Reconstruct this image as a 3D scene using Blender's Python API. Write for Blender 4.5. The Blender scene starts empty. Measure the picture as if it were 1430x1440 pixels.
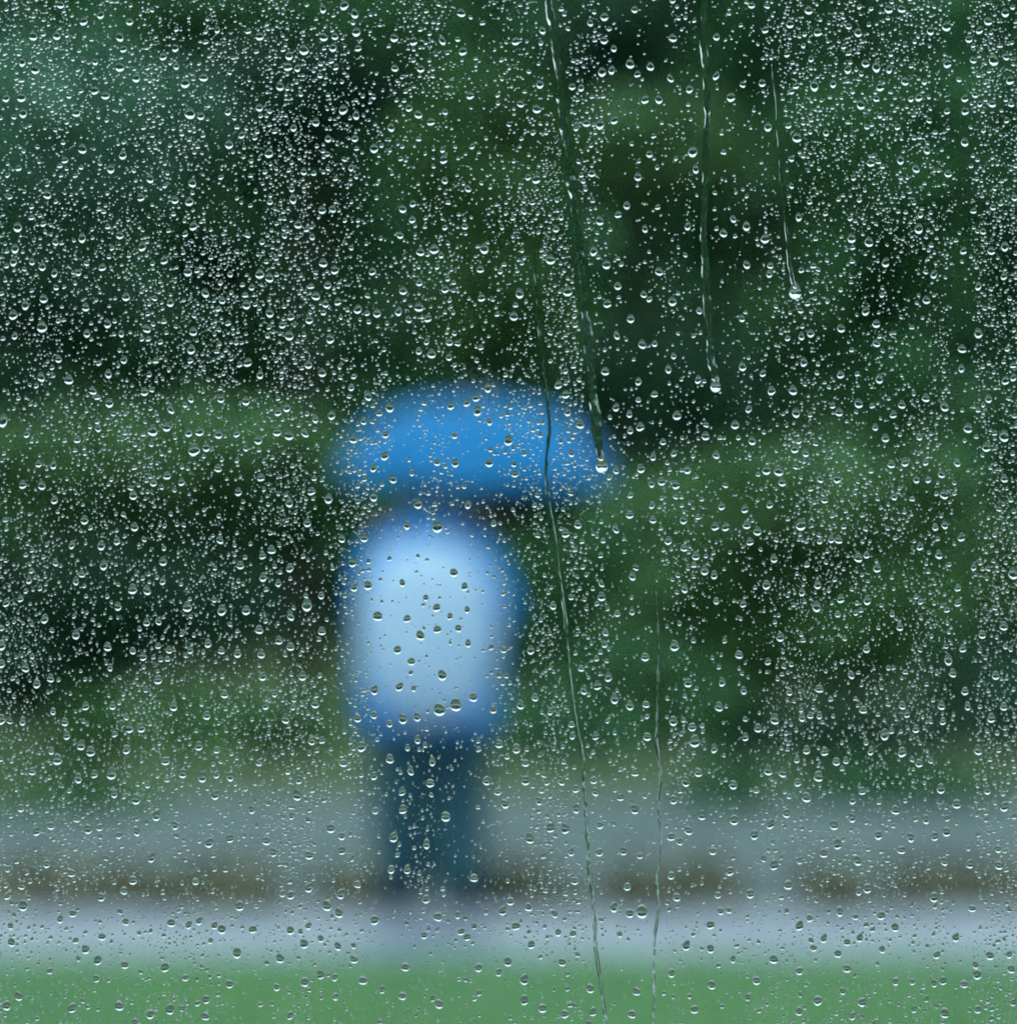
import bpy, bmesh, math, random
import numpy as np
from mathutils import Vector, Matrix

# ------------------------------------------------------------------ camera, sky, sun, exposure
scn = bpy.context.scene
COL = scn.collection
random.seed(7)
RNG = np.random.default_rng(11)
R = math.radians

CAM_H = 1.43            # eye height, camera level, inside a room, looking through the window
FPX = 11917.0           # focal length in photograph pixels (300 mm on a 36 mm wide frame of 1430 px)
PANE_Y = 3.000          # outer face of the pane
DS = 11917.0 / 2780.0    # long lens: distances stretch
cam_d = bpy.data.cameras.new('camera')
cam = bpy.data.objects.new('camera', cam_d)
COL.objects.link(cam)
cam.location = (0, 0, CAM_H)
cam.rotation_euler = (R(90), 0, 0)
cam_d.sensor_fit = 'HORIZONTAL'
cam_d.sensor_width = 36.0
cam_d.lens = 300.0
cam_d.clip_start = 0.02
cam_d.clip_end = 500
cam_d.dof.use_dof = True
cam_d.dof.focus_distance = PANE_Y + 0.0004
cam_d.dof.aperture_fstop = 14.8
scn.camera = cam

world = bpy.data.worlds.new('World')
scn.world = world
world.use_nodes = True
nt = world.node_tree
nt.nodes.clear()
sky = nt.nodes.new('ShaderNodeTexSky')
sky.sky_type = 'NISHITA'
sky.sun_disc = False
sky.sun_elevation = R(52)
sky.sun_rotation = R(200)
sky.dust_density = 4.0
mixn = nt.nodes.new('ShaderNodeMix')
mixn.data_type = 'RGBA'
mixn.inputs[0].default_value = 0.72            # overcast: cloud grey over the clear-sky model
mixn.inputs[7].default_value = (7.0, 8.9, 9.3, 1)
bgn = nt.nodes.new('ShaderNodeBackground')
bgn.inputs['Strength'].default_value = 0.10
outw = nt.nodes.new('ShaderNodeOutputWorld')
nt.links.new(sky.outputs[0], mixn.inputs[6])
nt.links.new(mixn.outputs[2], bgn.inputs['Color'])
nt.links.new(bgn.outputs[0], outw.inputs['Surface'])

sun_d = bpy.data.lights.new('sun', 'SUN')
sun_d.energy = 0.7
sun_d.angle = R(25)
sun_d.color = (1.0, 0.97, 0.92)
sun = bpy.data.objects.new('sun', sun_d)
COL.objects.link(sun)
sun.rotation_euler = (R(38), 0, R(-20))

scn.view_settings.view_transform = 'Standard'
scn.view_settings.look = 'None'
scn.view_settings.exposure = 0.95
scn.view_settings.gamma = 1.0
scn.cycles.max_bounces = 9
scn.cycles.transmission_bounces = 8
scn.cycles.glossy_bounces = 3
scn.cycles.diffuse_bounces = 2
scn.cycles.filter_width = 1.9
scn.cycles.use_adaptive_sampling = True
scn.cycles.adaptive_threshold = 0.04
scn.cycles.adaptive_min_samples = 12
scn.cycles.sample_clamp_indirect = 6.0
scn.cycles.caustics_reflective = True
scn.cycles.caustics_refractive = True
scn.cycles.use_denoising = True
try:
    scn.cycles.denoiser = 'OPENIMAGEDENOISE'
    scn.cycles.denoising_input_passes = 'RGB_ALBEDO_NORMAL'
except Exception:
    pass

def at(px, py, D):
    """photograph pixel and distance -> point in the place"""
    return Vector(((px - 715.0) / FPX * D, D, CAM_H - (py - 720.0) / FPX * D))

# ------------------------------------------------------------------ helpers
def obj(name, mesh, mat=None, parent=None, loc=None, rot=None, kind=None, label=None, cat=None, group=None):
    o = bpy.data.objects.new(name, mesh)
    COL.objects.link(o)
    if mat is not None and mesh is not None and len(mesh.materials) == 0:
        mesh.materials.append(mat)
    if parent is not None:
        o.parent = parent
    if loc is not None:
        o.location = loc
    if rot is not None:
        o.rotation_euler = rot
    if kind: o['kind'] = kind
    if label: o['label'] = label
    if cat: o['category'] = cat
    if group: o['group'] = group
    return o

def empty(name, loc, label, cat, group=None, rz=0):
    o = bpy.data.objects.new(name, None)
    COL.objects.link(o)
    o.location = loc
    o.rotation_euler = (0, 0, rz)
    o.empty_display_size = 0.1
    o['label'] = label
    o['category'] = cat
    if group: o['group'] = group
    return o

def mesh_np(name, V, F, smooth=False):
    """V (n,3), F (m,k) with k = 3 or 4"""
    V = np.asarray(V, np.float32); F = np.asarray(F, np.int32)
    me = bpy.data.meshes.new(name)
    m, k = F.shape
    me.vertices.add(len(V)); me.vertices.foreach_set('co', V.ravel())
    me.loops.add(m * k); me.loops.foreach_set('vertex_index', F.ravel())
    me.polygons.add(m)
    me.polygons.foreach_set('loop_start', np.arange(0, m * k, k, dtype=np.int32))
    me.polygons.foreach_set('loop_total', np.full(m, k, np.int32))
    me.polygons.foreach_set('use_smooth', np.full(m, bool(smooth)))
    me.update(calc_edges=True)
    return me

def bm_mesh(name, bm, smooth=False):
    me = bpy.data.meshes.new(name)
    bm.normal_update()
    bm.to_mesh(me); bm.free()
    if smooth:
        me.polygons.foreach_set('use_smooth', np.full(len(me.polygons), True))
    return me

def box_bm(x0, x1, y0, y1, z0, z1, bevel=0.0, bm=None):
    own = bm is None
    b = bmesh.new()
    bmesh.ops.create_cube(b, size=1.0)
    for v in b.verts:
        v.co = Vector(((x0 + x1) / 2 + v.co.x * (x1 - x0), (y0 + y1) / 2 + v.co.y * (y1 - y0), (z0 + z1) / 2 + v.co.z * (z1 - z0)))
    if bevel:
        bmesh.ops.bevel(b, geom=list(b.edges), offset=bevel, segments=2, affect='EDGES', profile=0.6)
    return b

def tube(name, pts, rads, seg=10, closed_ends=True):
    """tapered tube through points -> mesh"""
    pts = [Vector(p) for p in pts]
    V, F = [], []
    n = len(pts)
    up = Vector((0.31, 0.17, 0.93)).normalized()
    for i, p in enumerate(pts):
        t = (pts[min(i + 1, n - 1)] - pts[max(i - 1, 0)]).normalized()
        a = t.cross(up)
        if a.length < 1e-3: a = t.cross(Vector((1, 0, 0)))
        a.normalize(); b = t.cross(a)
        for k in range(seg):
            an = 2 * math.pi * k / seg
            V.append(p + (a * math.cos(an) + b * math.sin(an)) * rads[i])
    for i in range(n - 1):
        for k in range(seg):
            F.append((i * seg + k, i * seg + (k + 1) % seg, (i + 1) * seg + (k + 1) % seg, (i + 1) * seg + k))
    c0 = len(V); V.append(pts[0]); c1 = len(V); V.append(pts[-1])
    for k in range(seg):
        F.append((c0, (k + 1) % seg, k, k) if False else (k, c0, (k + 1) % seg))
        F.append(((n - 1) * seg + k, (n - 1) * seg + (k + 1) % seg, c1))
    me = bpy.data.meshes.new(name)
    me.from_pydata([tuple(v) for v in V], [], F)
    me.polygons.foreach_set('use_smooth', np.full(len(me.polygons), True))
    me.update()
    return me

# ------------------------------------------------------------------ materials
def new_mat(name):
    m = bpy.data.materials.new(name)
    m.use_nodes = True
    n = m.node_tree
    p = n.nodes.get('Principled BSDF')
    return m, n, p

def mat_noise(name, c1, c2, scale, rough=0.7, spec=0.3, bump=0.0, detail=4.0, coord='Object', metallic=0.0, lo=0.35, hi=0.65):
    m, n, p = new_mat(name)
    tc = n.nodes.new('ShaderNodeTexCoord')
    nz = n.nodes.new('ShaderNodeTexNoise')
    nz.inputs['Scale'].default_value = scale
    nz.inputs['Detail'].default_value = detail
    rp = n.nodes.new('ShaderNodeValToRGB')
    rp.color_ramp.elements[0].position = lo
    rp.color_ramp.elements[1].position = hi
    rp.color_ramp.elements[0].color = (*c1, 1)
    rp.color_ramp.elements[1].color = (*c2, 1)
    n.links.new(tc.outputs[coord], nz.inputs['Vector'])
    n.links.new(nz.outputs['Fac'], rp.inputs['Fac'])
    n.links.new(rp.outputs['Color'], p.inputs['Base Color'])
    p.inputs['Roughness'].default_value = rough
    p.inputs['Specular IOR Level'].default_value = spec
    p.inputs['Metallic'].default_value = metallic
    if bump:
        b = n.nodes.new('ShaderNodeBump')
        b.inputs['Strength'].default_value = bump
        b.inputs['Distance'].default_value = 0.01
        n.links.new(nz.outputs['Fac'], b.inputs['Height'])
        n.links.new(b.outputs['Normal'], p.inputs['Normal'])
    return m

def mat_leaf(name, dark, light, rough=0.5, patch=0.0):
    """leaf colours that vary from leaf to leaf"""
    m, n, p = new_mat(name)
    g = n.nodes.new('ShaderNodeNewGeometry')
    rp = n.nodes.new('ShaderNodeValToRGB')
    rp.color_ramp.elements[0].color = (*dark, 1)
    rp.color_ramp.elements[1].color = (*light, 1)
    n.links.new(g.outputs['Random Per Island'], rp.inputs['Fac'])
    src = rp.outputs['Color']
    if patch:                                            # worn and lusher patches across a lawn
        tc = n.nodes.new('ShaderNodeTexCoord')
        nz = n.nodes.new('ShaderNodeTexNoise')
        nz.inputs['Scale'].default_value = 0.9
        nz.inputs['Detail'].default_value = 3
        mr = n.nodes.new('ShaderNodeMapRange')
        mr.inputs[1].default_value = .35; mr.inputs[2].default_value = .65
        mr.inputs[3].default_value = 0.0; mr.inputs[4].default_value = patch
        mx = n.nodes.new('ShaderNodeMix'); mx.data_type = 'RGBA'
        mx.inputs[7].default_value = (0.15, 0.32, 0.12, 1)
        n.links.new(tc.outputs['Object'], nz.inputs['Vector'])
        n.links.new(nz.outputs['Fac'], mr.inputs[0])
        n.links.new(mr.outputs[0], mx.inputs[0])
        n.links.new(src, mx.inputs[6])
        src = mx.outputs[2]
    n.links.new(src, p.inputs['Base Color'])
    p.inputs['Roughness'].default_value = rough
    p.inputs['Specular IOR Level'].default_value = 0.12
    return m

def mat_glass(name, ior, color):
    m = bpy.data.materials.new(name)
    m.use_nodes = True
    n = m.node_tree
    n.nodes.clear()
    g = n.nodes.new('ShaderNodeBsdfGlass')
    g.inputs['IOR'].default_value = ior
    g.inputs['Roughness'].default_value = 0.0
    g.inputs['Color'].default_value = (*color, 1)
    o = n.nodes.new('ShaderNodeOutputMaterial')
    n.links.new(g.outputs[0], o.inputs['Surface'])
    return m

M = {}
M['water'] = mat_glass('rain_water', 1.333, (0.99, 1.0, 1.0))
M['pane'] = mat_glass('window_glass', 1.5, (0.985, 1.0, 0.995))
M['frame'] = mat_noise('painted_frame', (0.70, 0.70, 0.68), (0.78, 0.78, 0.76), 30, 0.45, 0.4)
M['plaster'] = mat_noise('wall_plaster', (0.20, 0.18, 0.16), (0.25, 0.23, 0.20), 6, 0.9, 0.2, 0.1)
M['boards'] = mat_noise('floor_boards', (0.10, 0.06, 0.035), (0.17, 0.10, 0.06), 5, 0.55, 0.3)
M['lawn'] = mat_noise('lawn_ground', (0.045, 0.085, 0.050), (0.065, 0.115, 0.065), 2.2, 0.8, 0.2, 0.3)
M['grass'] = mat_leaf('grass_blades', (0.08, 0.21, 0.11), (0.15, 0.34, 0.18), 0.55, 0.7)
M['path'] = mat_noise('wet_path', (0.155, 0.205, 0.28), (0.215, 0.27, 0.355), 1.6, 0.32, 0.6, 0.15)
M['road'] = mat_noise('wet_road', (0.040, 0.078, 0.078), (0.075, 0.115, 0.118), 0.7, 0.65, 0.2, 0.15)
M['unseen_pale_ground'] = mat_noise('pale_ground', (0.18, 0.20, 0.19), (0.26, 0.28, 0.27), 3.0, 0.5, 0.4, 0.2)
M['unseen_dark'] = mat_noise('dark_ground', (0.028, 0.045, 0.030), (0.048, 0.070, 0.046), 4.0, 0.85, 0.15, 0.4)
M['meadow'] = mat_noise('rough_ground', (0.025, 0.055, 0.02), (0.05, 0.09, 0.03), 1.2, 0.9, 0.2, 0.4)
M['bark'] = mat_noise('bark', (0.016, 0.020, 0.014), (0.038, 0.043, 0.030), 12, 0.9, 0.2, 0.6)
M['umbrella'] = mat_noise('umbrella_cloth', (0.005, 0.128, 0.33), (0.008, 0.155, 0.38), 8, 0.6, 0.12)
M['jacket'] = mat_noise('jacket_cloth', (0.010, 0.19, 0.55), (0.016, 0.23, 0.62), 9, 0.7, 0.12, 0.2)
M['pack'] = mat_noise('pack_cloth', (0.24, 0.40, 0.56), (0.30, 0.46, 0.62), 7, 0.6, 0.2, 0.2)
M['strap'] = mat_noise('strap_web', (0.02, 0.07, 0.16), (0.03, 0.09, 0.2), 20, 0.7, 0.3)
M['trousers'] = mat_noise('trouser_cloth', (0.010, 0.050, 0.070), (0.016, 0.064, 0.088), 9, 0.8, 0.2, 0.2)
M['shoe'] = mat_noise('shoe_leather', (0.015, 0.017, 0.02), (0.03, 0.033, 0.04), 9, 0.5, 0.4)
M['skin'] = mat_noise('skin', (0.45, 0.27, 0.19), (0.52, 0.32, 0.23), 12, 0.55, 0.35)
M['hair'] = mat_noise('hair', (0.010, 0.009, 0.009), (0.025, 0.02, 0.018), 40, 0.5, 0.4, 0.3)
M['metal'] = mat_noise('umbrella_metal', (0.45, 0.46, 0.48), (0.55, 0.56, 0.58), 20, 0.35, 0.5, metallic=1.0)
M['rubber'] = mat_noise('handle_rubber', (0.015, 0.015, 0.017), (0.03, 0.03, 0.033), 20, 0.6, 0.3)
LEAF = {
    'black':  mat_leaf('leaf_shade',      (0.010, 0.044, 0.023), (0.020, 0.076, 0.040)),  # deep shade put into the leaf colour
    'dark':   mat_leaf('leaf_evergreen', (0.022, 0.090, 0.040), (0.042, 0.142, 0.060)),
    'mid':    mat_leaf('leaf_mid',      (0.026, 0.100, 0.040), (0.048, 0.155, 0.058)),
    'olive':  mat_leaf('leaf_olive',    (0.038, 0.120, 0.040), (0.065, 0.170, 0.058)),
    'light':  mat_leaf('leaf_light',    (0.045, 0.130, 0.048), (0.080, 0.190, 0.070)),
    'teal':   mat_leaf('leaf_bluegreen', (0.042, 0.135, 0.083), (0.078, 0.205, 0.130)),
    'brown':  mat_leaf('leaf_withered', (0.12, 0.135, 0.085), (0.17, 0.185, 0.115)),
}

# ------------------------------------------------------------------ ground
def sheet(name, x0, x1, y0, y1, z, mat, nx=2, ny=2, wob=0.0, label=None, cat=None):
    xs = np.linspace(x0, x1, nx); V = []; F = []
    for j in range(ny):
        v = j / (ny - 1)
        for i, x in enumerate(xs):
            y = y0 + (y1 - y0) * v
            if wob and j in (0, ny - 1):
                y += wob * (math.sin(x * 1.3 + j) + 0.6 * math.sin(x * 3.1 + 2 * j) + 0.4 * math.sin(x * 7.3))
            V.append((x, y, z))
    for j in range(ny - 1):
        for i in range(nx - 1):
            a = j * nx + i
            F.append((a, a + 1, a + 1 + nx, a + nx))
    return obj(name, mesh_np(name, V, F), mat, kind='structure')

sheet('lawn', -200, 200, 3.08, 400, 0.0, M['lawn'], 3, 3)
sheet('unseen_pale_ground', -16, 16, 3.09, 8.6, 0.006, M['unseen_pale_ground'], 3, 3)  # unseen pale sheet, added to brighten the tops of the drops
sheet('unseen_dark_ground', -22, 22, 8.65, 19.6, 0.004, M['unseen_dark'], 121, 2, 0.12)  # unseen dark sheet, added to darken the middles of the drops
sheet('path', -60, 60, 26.25, 30.5, 0.004, M['path'], 481, 2, 0.14)
sheet('road', -60, 60, 30.75, 42.4, 0.004, M['road'], 481, 2, 0.2)
sheet('ground', -150, 150, 42.6, 190, 0.008, M['meadow'], 241, 2, 0.5)

# grass on the near lawn: nobody could count it
def grass_mesh(n, x0, x1, y0, y1, h):
    b = np.stack([RNG.uniform(x0, x1, n), RNG.uniform(y0, y1, n) + np.abs(RNG.normal(0, .38, n)), np.zeros(n)], 1)
    a = RNG.uniform(0, 2 * math.pi, n); w = RNG.uniform(0.005, 0.010, n); hh = h * RNG.uniform(0.5, 1.2, n)
    d = np.stack([np.cos(a), np.sin(a), np.zeros(n)], 1)
    lean = np.stack([RNG.normal(0, .3, n), RNG.normal(0, .3, n), np.ones(n)], 1) * hh[:, None]
    V = np.stack([b - d * w[:, None], b + d * w[:, None], b + lean], 1).reshape(-1, 3)
    return mesh_np('grass', V, np.arange(n * 3).reshape(n, 3))
g = obj('grass', grass_mesh(70000, -3.0, 3.0, 19.6, 26.15, 0.06), M['grass'], kind='stuff')
g['label'] = 'short wet green grass of the lawn along the bottom'
g['category'] = 'grass'

# ------------------------------------------------------------------ trees and shrubs behind
def leaves(name, blobs, n, size, seed, flat=0.35):
    """n leaf quads spread through clumps inside the ellipsoid blobs [(cx,cy,cz,rx,ry,rz)]"""
    r = np.random.default_rng(seed)
    blobs = np.asarray(blobs, float)
    vol = (blobs[:, 3] * blobs[:, 5]); vol = vol / vol.sum()
    nc = max(12, n // 45)
    bi = r.choice(len(blobs), nc, p=vol)
    d = r.normal(size=(nc, 3)); d /= np.linalg.norm(d, axis=1)[:, None]
    rad = r.uniform(0.25, 1.0, nc) ** 0.5
    cc = blobs[bi, :3] + d * rad[:, None] * blobs[bi, 3:]
    cr = (blobs[bi, 3:].mean(1)) * r.uniform(0.12, 0.30, nc)
    ci = r.integers(0, nc, n)
    off = r.normal(size=(n, 3)) * 0.55
    p = cc[ci] + off * cr[ci][:, None]
    p[:, 2] = np.maximum(p[:, 2], 0.03)
    nrm = r.normal(size=(n, 3)); nrm[:, 2] = np.abs(nrm[:, 2]) + flat
    nrm /= np.linalg.norm(nrm, axis=1)[:, None]
    t = np.cross(nrm, r.normal(size=(n, 3))); t /= np.linalg.norm(t, axis=1)[:, None]
    b = np.cross(nrm, t)
    s = size * r.uniform(0.6, 1.3, n)[:, None]
    V = np.stack([p - t * s, p + b * s * 0.5, p + t * s, p - b * s * 0.5], 1).reshape(-1, 3)
    return mesh_np(name, V, np.arange(n * 4).reshape(n, 4))

def trunk_mesh(h, r0, seed, limbs=6, spread=1.2):
    rnd = random.Random(seed)
    V, F = [], []
    def add(me):
        o = len(V)
        V.extend(tuple(v.co) for v in me.vertices)
        F.extend(tuple(i + o for i in p.vertices) for p in me.polygons)
        bpy.data.meshes.remove(me)
    pts = [Vector((0, 0, -0.05))]
    for k in range(1, 6):
        pts.append(Vector((rnd.uniform(-.07, .07) * k, rnd.uniform(-.07, .07) * k, h * k / 5)))
    add(tube('t', pts, [r0 * 1.35] + [r0 * (1 - 0.16 * k) for k in range(1, 6)], 9))
    for k in range(limbs):
        b = pts[rnd.randint(2, 4)]; a = rnd.uniform(0, 6.28); L = spread * rnd.uniform(.6, 1.1)
        e = b + Vector((math.cos(a) * L, math.sin(a) * L, L * rnd.uniform(.4, 1.0)))
        m_ = (b + e) / 2 + Vector((0, 0, .12))
        add(tube('t', [b, m_, e], [r0 * .45, r0 * .28, r0 * .1], 6))
    me = bpy.data.meshes.new('trunk'); me.from_pydata(V, [], F); me.update()
    me.polygons.foreach_set('use_smooth', np.full(len(me.polygons), True))
    return me

def tree(name, base, blobs, n, size, leaf, label, cat, seed, r0=0.12, group=None):
    """base (x, y): blobs relative to the base in metres"""
    t = empty(name, (base[0], base[1], 0), label, cat, group)
    top = max(b[2] + b[5] * 0.4 for b in blobs)
    bark = obj('trunk', trunk_mesh(top, r0, seed, 6, max(b[3] for b in blobs) * .8), M['bark'], t)
    obj('crown', leaves('crown', blobs, n, size, seed), LEAF[leaf], t)
    return t

def pblob(px, py, rx, ry, D, depth=0.8):
    """a clump seen at a place in the photograph, D metres away -> ellipsoid in the place"""
    c = at(px, py, D); s = D / FPX
    return (c.x, c.y, c.z, rx * s, depth, ry * s)

def plant(name, pb, n, size, leaf, label, cat, seed, r0=0.06, group=None):
    x = sum(b[0] for b in pb) / len(pb); y = sum(b[1] for b in pb) / len(pb)
    rel = [(b[0] - x, b[1] - y, b[2], b[3], b[4], b[5]) for b in pb]
    return tree(name, (x, y), rel, n, size, leaf, label, cat, seed, r0, group)

# back row: tall dark evergreens that close the view
BACK = [(-5.6, 20.0, 8.0, 'leftmost in the back row'), (-2.9, 20.8, 8.4, 'second from the left in the back row'),
        (-0.2, 20.2, 8.1, 'in the back row behind the umbrella'), (2.6, 20.7, 8.5, 'second from the right in the back row'),
        (5.4, 20.1, 8.2, 'rightmost in the back row')]
for k, (x, y, h, w) in enumerate(BACK):
    tree('evergreen_tree', (x, y * DS), [(0, 0, h * .22, 1.9, 1.5, h * .24), (0.2, 0, h * .5, 1.8, 1.5, h * .28), (-.1, 0, h * .78, 1.5, 1.2, h * .2)],
         9000, 0.17, 'dark', 'tall dark evergreen tree, ' + w, 'tree', 100 + k, 0.2, 'evergreen trees of the back row')
wood = []
for k in range(18):
    x = -36 + k * 4.24
    wood.append((x, 103 + 1.2 * math.sin(k * 2.1), 6.0, 3.6, 1.6, 8.8 + .7 * math.sin(k * 1.7)))
for x in (-21, -14.5, -8.6, 8.7, 14.6, 21.4):
    wood.append((x, 72 - abs(x) * .6, 3.4, 2.4, 1.5, 4.2))
w = obj('far_wood', leaves('far_wood', wood, 72000, 0.82, 77), LEAF['dark'], kind='stuff')
w['label'] = 'dark mass of far woodland behind the trees'
w['category'] = 'woodland'

PLANTS = [
    # name, [(px, py, rx, ry, D)], n, leaf size, leaf, label, category
    ('tree', [(40, 215, 190, 130, 15.0), (190, 170, 130, 90, 15.2)], 5200, 0.13, 'teal', 'blue-green tree at the left edge, above the dark hollow', 'tree'),
    ('tree', [(320, 30, 150, 70, 17.0), (560, 60, 120, 70, 17.0)], 3600, 0.13, 'mid', 'mid-green tree at the top, left of the first long trickle', 'tree'),
    ('tree', [(690, 230, 120, 130, 15.5), (700, 420, 110, 110, 15.5)], 4800, 0.12, 'olive', 'olive-green tree rising straight above the blue umbrella', 'tree'),
    ('tree', [(940, 210, 110, 70, 16.0), (880, 250, 70, 60, 16.0)], 2600, 0.12, 'light', 'light green branchy tree between the two running drops at the top', 'tree'),
    ('tree', [(1240, 230, 150, 120, 15.5), (1180, 430, 110, 100, 15.7), (1260, 560, 120, 80, 15.4), (1230, 360, 130, 90, 15.5)], 9000, 0.13, 'mid', 'mid-green tree at upper right, beside the short third trickle', 'tree'),
    ('shrub', [(190, 650, 230, 55, 14.0)], 3400, 0.10, 'light', 'light green spreading shrub left of the umbrella', 'shrub'),
    ('shrub', [(430, 700, 130, 60, 13.6)], 1800, 0.10, 'mid', 'mid-green shrub touching the left rim of the umbrella', 'shrub'),
    ('shrub', [(1130, 760, 190, 110, 13.5), (1010, 880, 150, 100, 13.2)], 7500, 0.10, 'olive', 'large olive-green shrub right of the figure', 'shrub'),
    ('shrub', [(930, 730, 90, 60, 13.8)], 1500, 0.10, 'light', 'small light green shrub just below the right end of the umbrella', 'shrub'),
    ('shrub', [(1330, 790, 120, 110, 13.8)], 3400, 0.10, 'light', 'light green shrub at the right edge at shoulder height', 'shrub'),
    ('shrub', [(280, 1035, 190, 60, 11.6)], 2800, 0.08, 'light', 'low bright green shrub left of the coat hem', 'shrub'),
    ('shrub', [(30, 1125, 90, 45, 10.9)], 1300, 0.07, 'light', 'low bright green tuft shrub at the lower left edge', 'shrub'),
    ('shrub', [(880, 1010, 160, 90, 12.0)], 2600, 0.08, 'mid', 'mid-green shrub right of the coat hem', 'shrub'),
    ('shrub', [(810, 850, 110, 110, 13.4)], 2400, 0.10, 'mid', 'mid-green shrub between the pack and the long thin trickle', 'shrub'),
    ('shrub', [(1150, 690, 200, 45, 13.0)], 2600, 0.10, 'light', 'light green level shrub right of the umbrella, under the dark leaf clump', 'shrub'),
    ('shrub', [(330, 640, 150, 45, 13.2)], 2000, 0.10, 'light', 'light green level shrub close to the left end of the umbrella', 'shrub'),
    ('shrub', [(1210, 860, 150, 90, 13.0)], 3000, 0.10, 'olive', 'olive-green shrub at right, under the light shrub at shoulder height', 'shrub'),
    ('shrub', [(110, 1160, 120, 36, 9.4)], 1300, 0.06, 'mid', 'low green shrub on the road edge at lower left', 'shrub'),
    ('shrub', [(1035, 1128, 55, 42, 9.6)], 800, 0.06, 'dark', 'small dark green shrub on the road edge right of the thin broken trickle', 'shrub'),
    ('shrub', [(1270, 1125, 150, 36, 9.7)], 1500, 0.06, 'dark', 'long low dark green shrub on the road edge at lower right', 'shrub'),
    ('dark_clump', [(940, 555, 120, 75, 14.5)], 3000, 0.10, 'black', 'deep shade built as an almost black leaf clump right of the umbrella top', 'bush'),  # black-leaved clumps stand in for deep shade between the trees
    ('dark_clump', [(200, 860, 200, 70, 13.0), (60, 940, 90, 60, 13.0)], 4200, 0.09, 'black', 'deep shade built as an almost black leaf clump left of the pale pack', 'bush'),
    ('dark_clump', [(20, 600, 60, 110, 14.6), (60, 420, 130, 60, 14.8)], 3000, 0.10, 'black', 'deep shade built as an almost black leaf clump at the left edge at umbrella height', 'bush'),
    ('dark_clump', [(1180, 1070, 130, 60, 11.4)], 2200, 0.08, 'black', 'deep shade built as a low dark leaf clump at lower right behind the grey path', 'bush'),
    ('dark_clump', [(1390, 1010, 70, 100, 12.0)], 2000, 0.08, 'black', 'deep shade built as a dark leaf clump at the right edge at leg height', 'bush'),
    ('dark_clump', [(420, 130, 130, 60, 16.5)], 2200, 0.12, 'black', 'deep shade built as an almost black leaf crown near the top, left of centre', 'tree'),
    ('dark_clump', [(840, 110, 80, 70, 16.8), (890, 40, 90, 60, 16.8)], 2000, 0.12, 'black', 'deep shade built as an almost black leaf crown at the top between the trickles', 'tree'),
    ('dark_clump', [(800, 1060, 90, 60, 11.5)], 1500, 0.08, 'dark', 'dark green low bush right of the trousers', 'bush'),
]
for k, (nm, bl, n, sz, lf, lab, cat) in enumerate(PLANTS):
    plant(nm, [pblob(a, b, c, d, e * DS, 0.9) for a, b, c, d, e in bl], n, sz, lf, lab, cat, 300 + k)

# row of withered clumps along the path
CLUMP = [(40, 1258, 90, 34), (190, 1262, 70, 30), (300, 1255, 60, 32), (520, 1258, 55, 32), (745, 1258, 62, 30), (905, 1262, 40, 24),
         (985, 1258, 62, 36), (1170, 1262, 48, 32), (1285, 1256, 62, 32), (1405, 1262, 42, 34)]
CW = ['at the left edge', 'second from the left edge', 'third from the left edge', 'just left of the trousers', 'just right of the trousers',
      'left of the thin trickle at lower right', 'right of the thin trickle at lower right', 'third from the right edge', 'second from the right edge', 'at the right edge']
for k, (px, py, rx, ry) in enumerate(CLUMP):
    D = (7.13 + 0.05 * math.sin(k * 2.3)) * DS
    rr = random.Random(50 + k); gx_, gy_ = rr.uniform(1.0, 1.5), rr.uniform(.7, 1.1)
    plant('withered_plant', [pblob(px, py - 2, rx * gx_, ry * gy_, D, .35), pblob(px + rr.uniform(-25, 25), py - 10, rx * .8, ry * gy_, D * 1.02, .35)], 600, 0.05,
          'brown', 'low brown withered plant by the path, ' + CW[k], 'plant', 700 + k, 0.012, 'low plants along the path')

# ------------------------------------------------------------------ person with umbrella and pack
PD = 7.0 * DS
PX, PZ = (604 - 715) / FPX * PD, 0.004
def skin_mesh(name, verts, edges, radii, root=0, sub=2):
    me = bpy.data.meshes.new(name)
    me.from_pydata([tuple(v) for v in verts], edges, [])
    o = bpy.data.objects.new(name, me)
    COL.objects.link(o)
    m = o.modifiers.new('skin', 'SKIN'); m.use_smooth_shade = True
    for i, r in enumerate(radii):
        sv = me.skin_vertices[0].data[i]
        sv.radius = r if isinstance(r, tuple) else (r, r)
        sv.use_root = (i == root)
    s = o.modifiers.new('sub', 'SUBSURF'); s.levels = sub; s.render_levels = sub
    dg = bpy.context.evaluated_depsgraph_get()
    me2 = bpy.data.meshes.new_from_object(o.evaluated_get(dg))
    me2.name = name
    bpy.data.objects.remove(o); bpy.data.meshes.remove(me)
    me2.polygons.foreach_set('use_smooth', np.full(len(me2.polygons), True))
    return me2

person = empty('person', (PX, PD, PZ), 'person seen from behind under the blue umbrella, blue jacket, dark navy trousers', 'person')
J = {}
bv, be, br = [], [], []
def jv(n, p, r, par=None):
    J[n] = len(bv); bv.append(Vector(p)); br.append(r)
    if par is not None: be.append((J[par], J[n]))
jv('pelvis', (0, 0, .93), (.125, .10))
jv('waist', (0, .01, 1.10), (.115, .085), 'pelvis')
jv('chest', (0, .01, 1.30), (.135, .10), 'waist')
jv('neck0', (0, .015, 1.42), .062, 'chest')
jv('neck', (0, .02, 1.47), .055, 'neck0')
jv('jaw', (0, .045, 1.525), (.066, .075), 'neck')
jv('head', (0, .03, 1.60), (.074, .092), 'jaw')
jv('crown', (0, .02, 1.665), (.05, .06), 'head')
jv('nose', (0, .128, 1.575), .014, 'head')
jv('ear_a', (.078, .02, 1.58), .016, 'head')
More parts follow.
